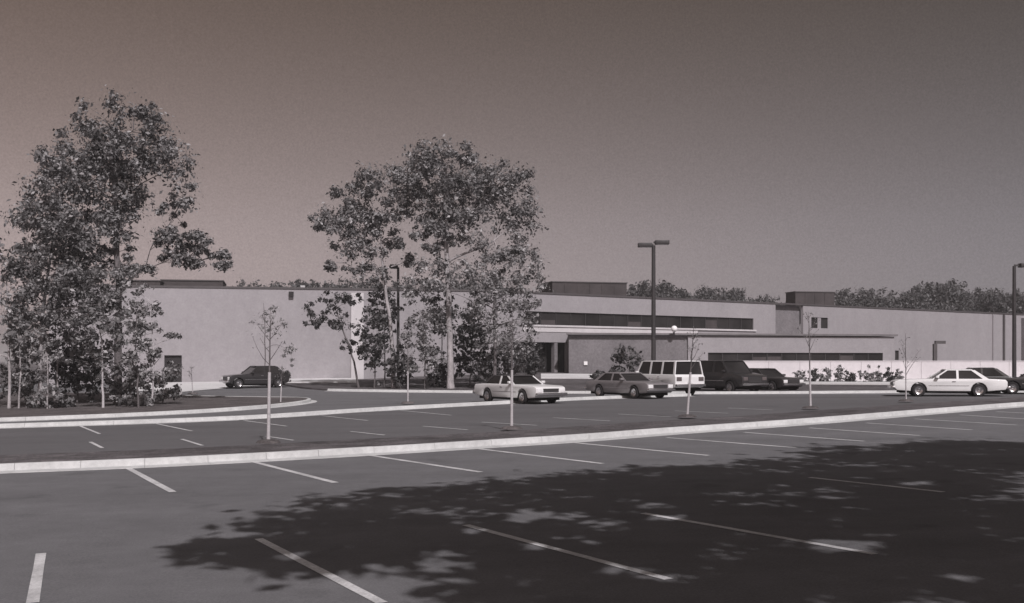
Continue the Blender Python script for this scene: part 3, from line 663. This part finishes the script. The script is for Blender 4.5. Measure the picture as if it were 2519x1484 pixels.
sapling('tiny sapling on the bright apron beyond the tree island', 474, 972, 900, 8, .035, .4)

# far trees behind the roofs
protos = []
for k in range(4):
    rng = np.random.default_rng(100+k)
    cents = []; rads = []
    for c in range(9):
        a = rng.uniform(0, 6.28); rr = rng.uniform(0, .30); cz = rng.uniform(.48, .82); s = rng.uniform(.15, .24)
        if c == 0: rr, cz, s = 0, .78, .22
        v = rng.normal(size=(26, 3)); v /= np.linalg.norm(v, axis=1)[:, None]; v *= rng.uniform(.2, 1, 26)[:, None]**.4
        cents.append(np.array([math.cos(a)*rr, math.sin(a)*rr, cz])+v*np.array([s, s, s*.85])); rads.append(rng.uniform(.045, .075, 26))
    me = leaves_mesh('crown', np.concatenate(cents), np.concatenate(rads), 34, .020, rng); me.materials.append(M['leaf_far'])
    tm = MB().tube([(0, 0, -.02), (.005, 0, .3), (0, .01, .72)], [.022, .017, .006], 7)
    for c in range(5):
        a = c*1.3; tm.tube([(0, 0, .3+.06*c), (math.cos(a)*.12, math.sin(a)*.12, .45+.06*c), (math.cos(a)*.24, math.sin(a)*.24, .55+.05*c)], [.011, .008, .003], 5)
    tt = tm.build('trunk', 'bark', smooth=60); tme = tt.data; bpy.data.objects.remove(tt)
    protos.append((me, tme))
far_list = [(560, 694), (625, 690), (690, 680), (735, 686), (790, 695), (840, 672), (885, 680), (940, 690), (1010, 684), (1060, 680), (1120, 690), (1180, 684), (1235, 692), (1300, 705),
            (1580, 690), (1625, 686), (1665, 699), (1710, 703), (1748, 697), (1785, 706), (1880, 723), (1915, 722), (2075, 719), (2112, 705), (2150, 714), (2195, 708), (2240, 706), (2285, 690), (2330, 682), (2375, 687), (2415, 704), (2460, 712), (2500, 707), (2545, 700),
            (2090, 735), (2180, 730), (2260, 728), (2350, 722), (2440, 728), (1650, 715), (1740, 715)]
rr_ = random.Random(5)
for i, (px, ty) in enumerate(far_list):
    d = rr_.uniform(185, 215) if ty < 712 else rr_.uniform(168, 182)
    x = (px-CX)/F*d; z0 = T(x, d)-.1; H = (EYE-(ty-HY)/F*d-z0)/1.0
    cme, tme = protos[i % 4]
    root = empty('distant_tree', (x, d, z0), rr_.uniform(0, 6.28)); wds = rr_.uniform(.75, .95)
    root.scale = (H*wds, H*wds, H)
    tag(root, 'distant tree rising behind the roof of the blank left wing' if px < 1320 else 'distant tree behind the roof between the long rooftop box and the small one' if px < 1950 else 'distant tree in the dark treeline right of the small rooftop box', 'tree', 'treeline behind the left wing' if px < 1320 else 'treeline between the rooftop boxes' if px < 1950 else 'treeline at the right')
    for nm, m_ in (('crown', cme), ('trunk', tme)):
        o = bpy.data.objects.new(nm, m_); col.objects.link(o); o.parent = root

# trees beside the photographer, out of the picture, that shade the near bays
SUN_GAPS = [(910, 1452, 120, 40), (1000, 1424, 120, 18), (1300, 1266, 55, 17), (1172, 1300, 42, 9), (1320, 1340, 50, 11), (1545, 1398, 70, 14), (1620, 1420, 45, 10), (1650, 1276, 70, 8), (2070, 1347, 95, 15), (2250, 1203, 60, 7),
            (720, 1356, 50, 9), (1080, 1418, 90, 10), (1890, 1432, 50, 8), (560, 1395, 80, 14), (2130, 1325, 70, 7)]
def sun_gap(c, rng):
    """openings in the crowns: leaves whose shadow would fall on these patches are missing"""
    sd = np.array(sun_dir); t = (c[:, 2]-.1)/sd[2]; g = c-sd*t[:, None]
    y = np.maximum(g[:, 1], .5); px = CX+g[:, 0]/y*F; py = HY+(EYE-.1)/y*F
    ok = g[:, 1] > .5; keep = np.ones(len(c), bool)
    j = rng.normal(size=len(c))*.16
    for (a, b, rx, ry) in SUN_GAPS: keep &= ~(ok & (((px-a)/rx)**2+((py-b)/ry)**2 < (1+j)**2))
    return keep
def caster(label, base, targets, seed, H, r=.3):
    """clumps over the ground spots they shade"""
    cl = []
    for (px, py, rx, rz, hh) in targets:
        g = G(px, py); k = (hh-g.z)/sun_dir.z; c = g+sun_dir*k; cl.append((c.x, c.y, c.z, rx, rz))
    b = (base[0], base[1], T(*base)); cx = sum(c[0] for c in cl)/len(cl); cy = sum(c[1] for c in cl)/len(cl)
    stem = [(base[0], base[1], 3.5), (base[0]*.8+cx*.2, base[1]*.8+cy*.2, H*.62), (base[0]*.45+cx*.55, base[1]*.45+cy*.55, H*.86)]
    return tree('shade_tree', label, b, stem, cl, 10, seed, 'leaf', 'bark', r, .2, 1.75, (.55, 1.05), in_world=True, depth=1.0, lpb=1.15, keep=sun_gap)
caster('shade tree behind the camera casting the left end of the shadow', (6.5, -4.0), [(540, 1342, .6, .5, 10), (650, 1350, 1.0, .7, 10.5), (760, 1330, 1.5, 1, 11), (900, 1290, 1.9, 1.2, 11), (1000, 1340, 1.7, 1.0, 10.5), (860, 1245, 1.4, .9, 11.5), (1130, 1240, 1.8, 1.2, 11.5), (760, 1378, .9, .6, 10.5), (1180, 1320, 1.6, 1.0, 11)], 201, 11.5)
caster('shade tree right of the camera casting the middle of the shadow', (11.5, 1.0), [(1330, 1215, 2.0, 1.2, 11.5), (1440, 1345, 1.4, .9, 11), (1500, 1200, 2.0, 1.2, 11.5), (1620, 1290, 1.8, 1.1, 11), (1700, 1180, 2.0, 1.2, 12), (1300, 1430, 1.5, .9, 10.5), (1560, 1400, 1.5, .9, 10.5), (1800, 1240, 2.0, 1.2, 11.5), (1780, 1380, 1.5, .9, 10.5), (1420, 1480, 1.4, .8, 10)], 202, 12, .34)
caster('shade tree far right of the camera casting the right of the shadow', (19.5, 7.0), [(1930, 1165, 2.4, 1.3, 12), (2080, 1200, 2.2, 1.2, 12), (2220, 1130, 2.6, 1.4, 12.5), (2380, 1180, 2.4, 1.3, 12), (2500, 1110, 3.0, 1.5, 12.5), (2650, 1120, 3.0, 1.4, 12.5), (2300, 1250, 2.0, 1.1, 11.5), (2080, 1290, 1.8, 1.0, 11)], 203, 12.5, .36)
caster('shade tree beside the camera casting the near right shadow', (14.0, -4.5), [(1950, 1420, 1.6, .9, 10.5), (2150, 1440, 1.6, .9, 10.5), (2300, 1370, 1.8, 1.0, 11), (2480, 1280, 2.0, 1.1, 11.5), (2450, 1430, 1.7, .9, 10.5), (1700, 1470, 1.4, .8, 10), (2650, 1350, 2.0, 1.1, 11), (1950, 1300, 1.7, 1.0, 11)], 204, 11.5, .34)

# ------------------------------------------------------------------ lamp posts
def lamp_post(label, px, py_top, d, arms, r=.085, group='parking lot light poles'):
    x = (px-CX)/F*d; z0 = T(x, d)+.08; zt = EYE-(py_top-HY)/F*d
    root = empty('lamp_post', (x, d, z0), A0*.0); tag(root, label, 'lamp post', group)
    H = zt-z0
    MB().tube([(0, 0, .35), (0, 0, H*.5), (0, 0, H)], [r*1.1, r*1.0, r*.85], 8).build('pole', 'pole', root, smooth=50)
    MB().lathe([(0, .55), (.26, .55), (.28, .5), (.28, -.3), (0, -.3)], (0, 0, 0), 'z', 16).build('pole_base', 'walk', root, smooth=40)
    for (sx_, off, dz, L) in arms:
        a = MB().box(min(0, sx_*off), max(0, sx_*off), -.05, .05, H+dz-.06, H+dz+.06).build('arm', 'pole', root)
        h = MB().box(sx_*off, sx_*(off+L), -.28, .28, H+dz-.14, H+dz+.14).build('lamp_head', 'pole', root, smooth=40, bevel=(.03, 2))
        MB().box(sx_*(off+.12) if sx_ > 0 else -(off+L-.12), sx_*(off+L-.12) if sx_ > 0 else -(off+.12), -.2, .2, H+dz-.155, H+dz-.142).build('lens', 'lens', h)
    return root
lamp_post('twin-headed dark lamp post behind the white boxy utility vehicle', 1607, 604, 76, [(-1, .10, .02, .95), (1, .10, .20, .95)], .15)
lamp_post('single-arm dark lamp post rising through the middle grove', 979, 658, 79, [(-1, .05, .05, .50)], .11)
lamp_post('single-arm dark lamp post at the right picture edge', 2494, 655, 76, [(1, .35, .05, .9)], .13)
# short post with an arm behind the white wall, globe lamp by the eave
gx = (2299-CX)/F*104
gp = empty('vent_post', (gx, 104, T(gx, 104))); tag(gp, 'short dark post with a stub arm behind the low white wall', 'post')
H_ = EYE-(846-HY)/F*104-T(gx, 104)
MB().box(-.16, .16, -.16, .16, -.2, H_).build('post', 'coping', gp); MB().box(.0, .95, -.15, .15, H_+.002, H_+.28).build('arm', 'coping', gp)
q_ = WF.p(WF.tx(1652), .62, 0)
gz = EYE-(809-HY)/F*q_.y
gl_ = empty('globe_lamp', (q_.x, q_.y, gz)); tag(gl_, 'round white globe lamp standing on the eave over the entrance', 'lamp')
MB().lathe([(0, -.28)]+[(.28*math.sin(math.pi*i/12), -.28*math.cos(math.pi*i/12)) for i in range(1, 12)]+[(0, .28)], (0, 0, 0), 'z', 20).build('globe', 'globe', gl_, smooth=80)
MB().box(-.05, .05, .0, .5, -.38, -.285).build('bracket', 'pole', gl_)

# ------------------------------------------------------------------ cars
def arch(cx, cz, r, a0_, a1_, n=8): return [(cx+r*math.cos(a0_+(a1_-a0_)*i/n), cz+r*math.sin(a0_+(a1_-a0_)*i/n)) for i in range(n+1)]
def car(name, label, cat, ground, heading, paint, L=5.1, W=1.86, belt=.92, hood=.86, deck=.88, sill=.28, H=1.36, wr=.33, wf=1.55, wre=-1.38,
        gh=(-1.75, .85), rf=(-1.05, .15), pillars=(-.35,), roofmat=None, boxy=False, rim='chrome', group='cars parked in the lot', side_windows=True, wheel_gap=.07, tumble=.13, front_lamps='lamp_glass'):
    root = empty(name, ground, heading); tag(root, label, cat, group)
    hl = L/2; ar = wr+wheel_gap
    # lower body: side profile with wheel arches, extruded over the width
    p = [(-hl+.10, sill+.08), (-hl, sill+.22), (-hl-.01, deck-.12), (-hl+.08, deck), (gh[0], belt), (gh[1], belt), (gh[1]+.25, belt-.02), (hl-.25, hood), (hl-.03, hood-.07), (hl, hood-.22), (hl, sill+.18), (hl-.14, sill+.04)]
    base = arch(wf, wr, ar, math.asin(max(-1, min(1, (sill-wr)/ar))), math.pi-math.asin(max(-1, min(1, (sill-wr)/ar))))
    base2 = arch(wre, wr, ar, math.asin(max(-1, min(1, (sill-wr)/ar))), math.pi-math.asin(max(-1, min(1, (sill-wr)/ar))))
    prof = p+base+base2
    k = len(prof); hw = W/2
    lay = [(-1, 0.0), (-.5, 0), (.5, 0), (1, 0.0)]
    def wy(x, z):                                      # plan taper at the ends and slight barrel section
        t = max(0, (abs(x)-hl*.62)/(hl*.38)); s = 1-(.03 if boxy else .07)*t*t
        u_ = (z-(sill+belt)/2)/((belt-sill)/2); s *= 1-.035*u_*u_
        return hw*s
    vs = [(x, wy(x, z), z) for x, z in prof]+[(x, -wy(x, z), z) for x, z in prof]
    fs = [tuple(range(k)), tuple(range(2*k-1, k-1, -1))]+[(i, k+i, k+(i+1) % k, (i+1) % k) for i in range(k)]
    body = MB().add(vs, fs).build('body', paint, root, smooth=32, bevel=(.035, 3))
    # dark underside and wheel wells
    MB().box(-hl+.3, hl-.3, -hw*.8, hw*.8, sill-.1, sill+.12).build('underbody', 'under', root)
    # glasshouse
    bx0, bx1 = gh; rx0, rx1 = rf; yb, yt = hw*.93, hw*.93-tumble; zt = H-.05
    S = lambda f, zf, sgn: None
    def edge(t, lo, hi): return lo+(hi-lo)*t
    rm = roofmat or paint
    rp = [(rx0-.06, yt+.02), (rx1+.06, yt+.02), (rx1+.10, 0), (rx1+.06, -yt-.02), (rx0-.06, -yt-.02), (rx0-.1, 0)]
    vs = [(x, y, zt) for x, y in rp]+[(x*.98 if not boxy else x, y*.93, H+(.02 if y == 0 else 0)) for x, y in rp]
    roof = MB().add(vs, [tuple(range(6))[::-1], tuple(range(6, 12))]+[(i, (i+1) % 6, 6+(i+1) % 6, 6+i) for i in range(6)]).build('roof', rm, root, smooth=40, bevel=(.02, 2))
    pw = .055 if not boxy else .075
    xs_b = [bx0]+list(pillars)+[bx1]; xs_t = [rx0]+[max(rx0+.05, min(rx1-.05, q)) for q in pillars]+[rx1]
    nP = len(xs_b)
    for sgn in (1, -1):
        for i in range(nP):
            wb_ = pw*(2.6 if i == 0 and not boxy else 1.0)
            a = Vector((xs_b[i], sgn*yb, belt-.03)); b = Vector((xs_t[i], sgn*yt, zt+.02))
            q = [a+Vector((-wb_, 0, 0)), a+Vector((wb_, 0, 0)), b+Vector((pw, 0, 0)), b+Vector((-wb_ if i == 0 else -pw, 0, 0))]
            q = [v+Vector((0, sgn*.012, 0)) for v in q]
            MB().prism(q if sgn < 0 else q[::-1], .06).build('pillar', rm if i in (0,) else paint, root)
        if side_windows:
            for i in range(nP-1):
                q = [Vector((xs_b[i]+.02, sgn*yb*.995, belt-.02)), Vector((xs_b[i+1]-.02, sgn*yb*.995, belt-.02)), Vector((xs_t[i+1]-.02, sgn*yt*.995, zt)), Vector((xs_t[i]+.02, sgn*yt*.995, zt))]
                MB().prism(q if sgn < 0 else q[::-1], .02).build('side_window', 'glass', root)
        elif True:
            q = [Vector((xs_b[-2], sgn*yb*.995, belt-.02)), Vector((xs_b[-1], sgn*yb*.995, belt-.02)), Vector((xs_t[-1], sgn*yt*.995, zt)), Vector((xs_t[-2], sgn*yt*.995, zt))]
            MB().prism(q if sgn < 0 else q[::-1], .02).build('side_window', 'glass', root)
            q = [Vector((xs_b[0], sgn*yb, belt-.02)), Vector((xs_b[-2], sgn*yb, belt-.02)), Vector((xs_t[-2], sgn*yt, zt)), Vector((xs_t[0], sgn*yt, zt))]
            MB().prism(q if sgn < 0 else q[::-1], .03).build('side_panel', paint, root)
    MB().prism([(bx1+.0, -yb+.05, belt-.02), (bx1+.0, yb-.05, belt-.02), (rx1, yt-.04, zt), (rx1, -yt+.04, zt)], .02).build('windscreen', 'glass', root)
    MB().prism([(bx0-.0, yb-.05, belt-.02), (bx0-.0, -yb+.05, belt-.02), (rx0, -yt+.04, zt), (rx0, yt-.04, zt)], .02).build('rear_window', 'glass', root)
    # wheels
    for x in (wf, wre):
        for sgn in (1, -1):
            yo = sgn*(hw-.10)
            wh = MB().lathe([(wr*.62, -.11), (wr*.92, -.115), (wr, -.08), (wr, .08), (wr*.92, .115), (wr*.62, .11)], (x, yo, wr), 'y', 22).build('wheel', 'tyre', root, smooth=40)
            MB().lathe([(0, sgn*.09), (wr*.2, sgn*.10), (wr*.3, sgn*.075), (wr*.58, sgn*.085), (wr*.64, sgn*.10), (wr*.66, -sgn*.02), (0, -sgn*.02)], (x, yo, wr), 'y', 20).build('rim', rim, wh, smooth=40)
    # bumpers, grille, lamps, plates, trim, mirrors
    for sgn, x in ((1, hl), (-1, -hl)):
        MB().box(x-.03 if sgn > 0 else x-.15, x+.15 if sgn > 0 else x+.03, -hw*.95, hw*.95, sill+.12, sill+.26).build('bumper', 'chrome', root, smooth=40, bevel=(.03, 2))
    gz0, gz1 = sill+.29, hood-.12
    MB().box(hl-.02, hl+.025, -hw*.48, hw*.48, gz0, gz1).build('grille', 'mullion', root)
    tz0, tz1 = sill+.29, deck-.12
    for sgn in (1, -1):
        y0, y1 = sorted((sgn*hw*.55, sgn*hw*.88))
        MB().box(hl-.03, hl+.03, y0, y1, max(gz0, gz1-.2), gz1+.01).build('headlight', front_lamps, root, smooth=40, bevel=(.015, 2))
        MB().box(-hl-.03, -hl+.03, y0, y1, max(tz0, tz1-.22), tz1).build('tail_light', 'tail_glass', root, smooth=40, bevel=(.015, 2))
        y0, y1 = sorted((sgn*(hw*.99-.01), sgn*(hw*.99+.02))); zz = sill+(belt-sill)*.42
        MB().box(wre+ar+.08, wf-ar-.08, y0, y1, zz, zz+.03).build('trim', 'chrome', root)
        y0, y1 = sorted((sgn*hw*.95, sgn*(hw+.15)))
        MB().box(bx1-.28, bx1-.12, y0, y1, belt+.03, belt+.15).build('mirror', paint, root, smooth=40, bevel=(.02, 2))
        for xd in list(pillars)[:1]:
            y0, y1 = sorted((sgn*(hw*.985), sgn*(hw*.985+.03))); MB().box(xd+.1, xd+.28, y0, y1, belt-.16, belt-.12).build('door_handle', 'chrome', root)
    MB().box(-hl-.035, -hl+.0, -.17, .17, sill+.30, sill+.42).build('licence_plate', 'lamp_glass', root)
    return root
HN = A0-R(90)      # nose towards the camera along the bays
HU = A0            # along the kerb
def near_wheel(px, py, d_extra=0.0): return G(px, py)
# white saloon, nose towards the camera on the right
def car_at(px, py): g = G(px, py); return (g.x, g.y, T(g.x, g.y)+.005)
car('saloon_car', 'white saloon car with dark vinyl roof in the bay before the middle grove', 'car', car_at(1275, 991), HN+R(6), 'white_paint', L=5.2, roofmat='vinyl', H=1.34)
car('saloon_car', 'grey saloon car parked beside the white boxy utility vehicle', 'car', car_at(1545, 979), HN+R(4), 'silver_paint', L=5.2, H=1.34)
car('utility_vehicle', 'white boxy utility vehicle with a long side window row', 'car', car_at(1624, 972), HN-R(3)+R(180), 'white_paint', L=5.75, W=2.02, belt=1.2, hood=1.14, deck=1.18, sill=.42, H=1.94, wr=.38, wf=1.75, wre=-1.6, gh=(-2.7, 1.0), rf=(-2.62, .62), pillars=(-1.5, -.35), boxy=True)
car('van', 'black van parked right of the white boxy utility vehicle', 'van', car_at(1780, 966), HN+R(2), 'black_paint', L=5.3, W=2.05, belt=1.22, hood=1.08, deck=1.2, sill=.36, H=1.92, wr=.36, wf=1.6, wre=-1.45, gh=(-2.42, 1.35), rf=(-2.36, .75), pillars=(-1.2, .1), boxy=True, front_lamps='tail_glass')
car('saloon_car', 'black car parked right of the black van', 'car', car_at(1880, 963), HN+R(2), 'grey_dark_paint', L=4.9, H=1.42)
car('saloon_car', 'white saloon car seen side-on at the far right', 'car', car_at(2330, 975), R(168), 'white_paint', L=5.5, H=1.40, pillars=(-.35,))
car('saloon_car', 'black car half hidden behind the white side-on car', 'car', car_at(2392, 964), R(168), 'black_paint', L=5.0, H=1.42)
car('saloon_car', 'black car cut by the right picture edge', 'car', car_at(2555, 969), R(168), 'black_paint', L=5.0, H=1.40)
car('saloon_car', 'black car parked alone on the drive before the blank wall', 'car', car_at(628, 954), HU+R(180)+R(4), 'black_paint', L=4.4, H=1.55, belt=1.0, hood=.9, deck=.92, gh=(-1.75, .75), rf=(-1.2, .1))

# ------------------------------------------------------------------ summer haze
hz = MB().box(-2600, 2600, -2600, 2600, -2.6, 24).build('haze', 'dark'); hz['kind'] = 'stuff'
hz.data.materials.clear()
hm = bpy.data.materials.new('haze'); hm.use_nodes = True; t_ = hm.node_tree; t_.nodes.clear()
pv = nd(t_, 'ShaderNodeVolumePrincipled'); pv.inputs['Color'].default_value = (.95, .92, .93, 1); pv.inputs['Density'].default_value = .0005; pv.inputs['Anisotropy'].default_value = .0
ho = nd(t_, 'ShaderNodeOutputMaterial'); t_.links.new(pv.outputs[0], ho.inputs['Volume'])
hz.data.materials.append(hm)
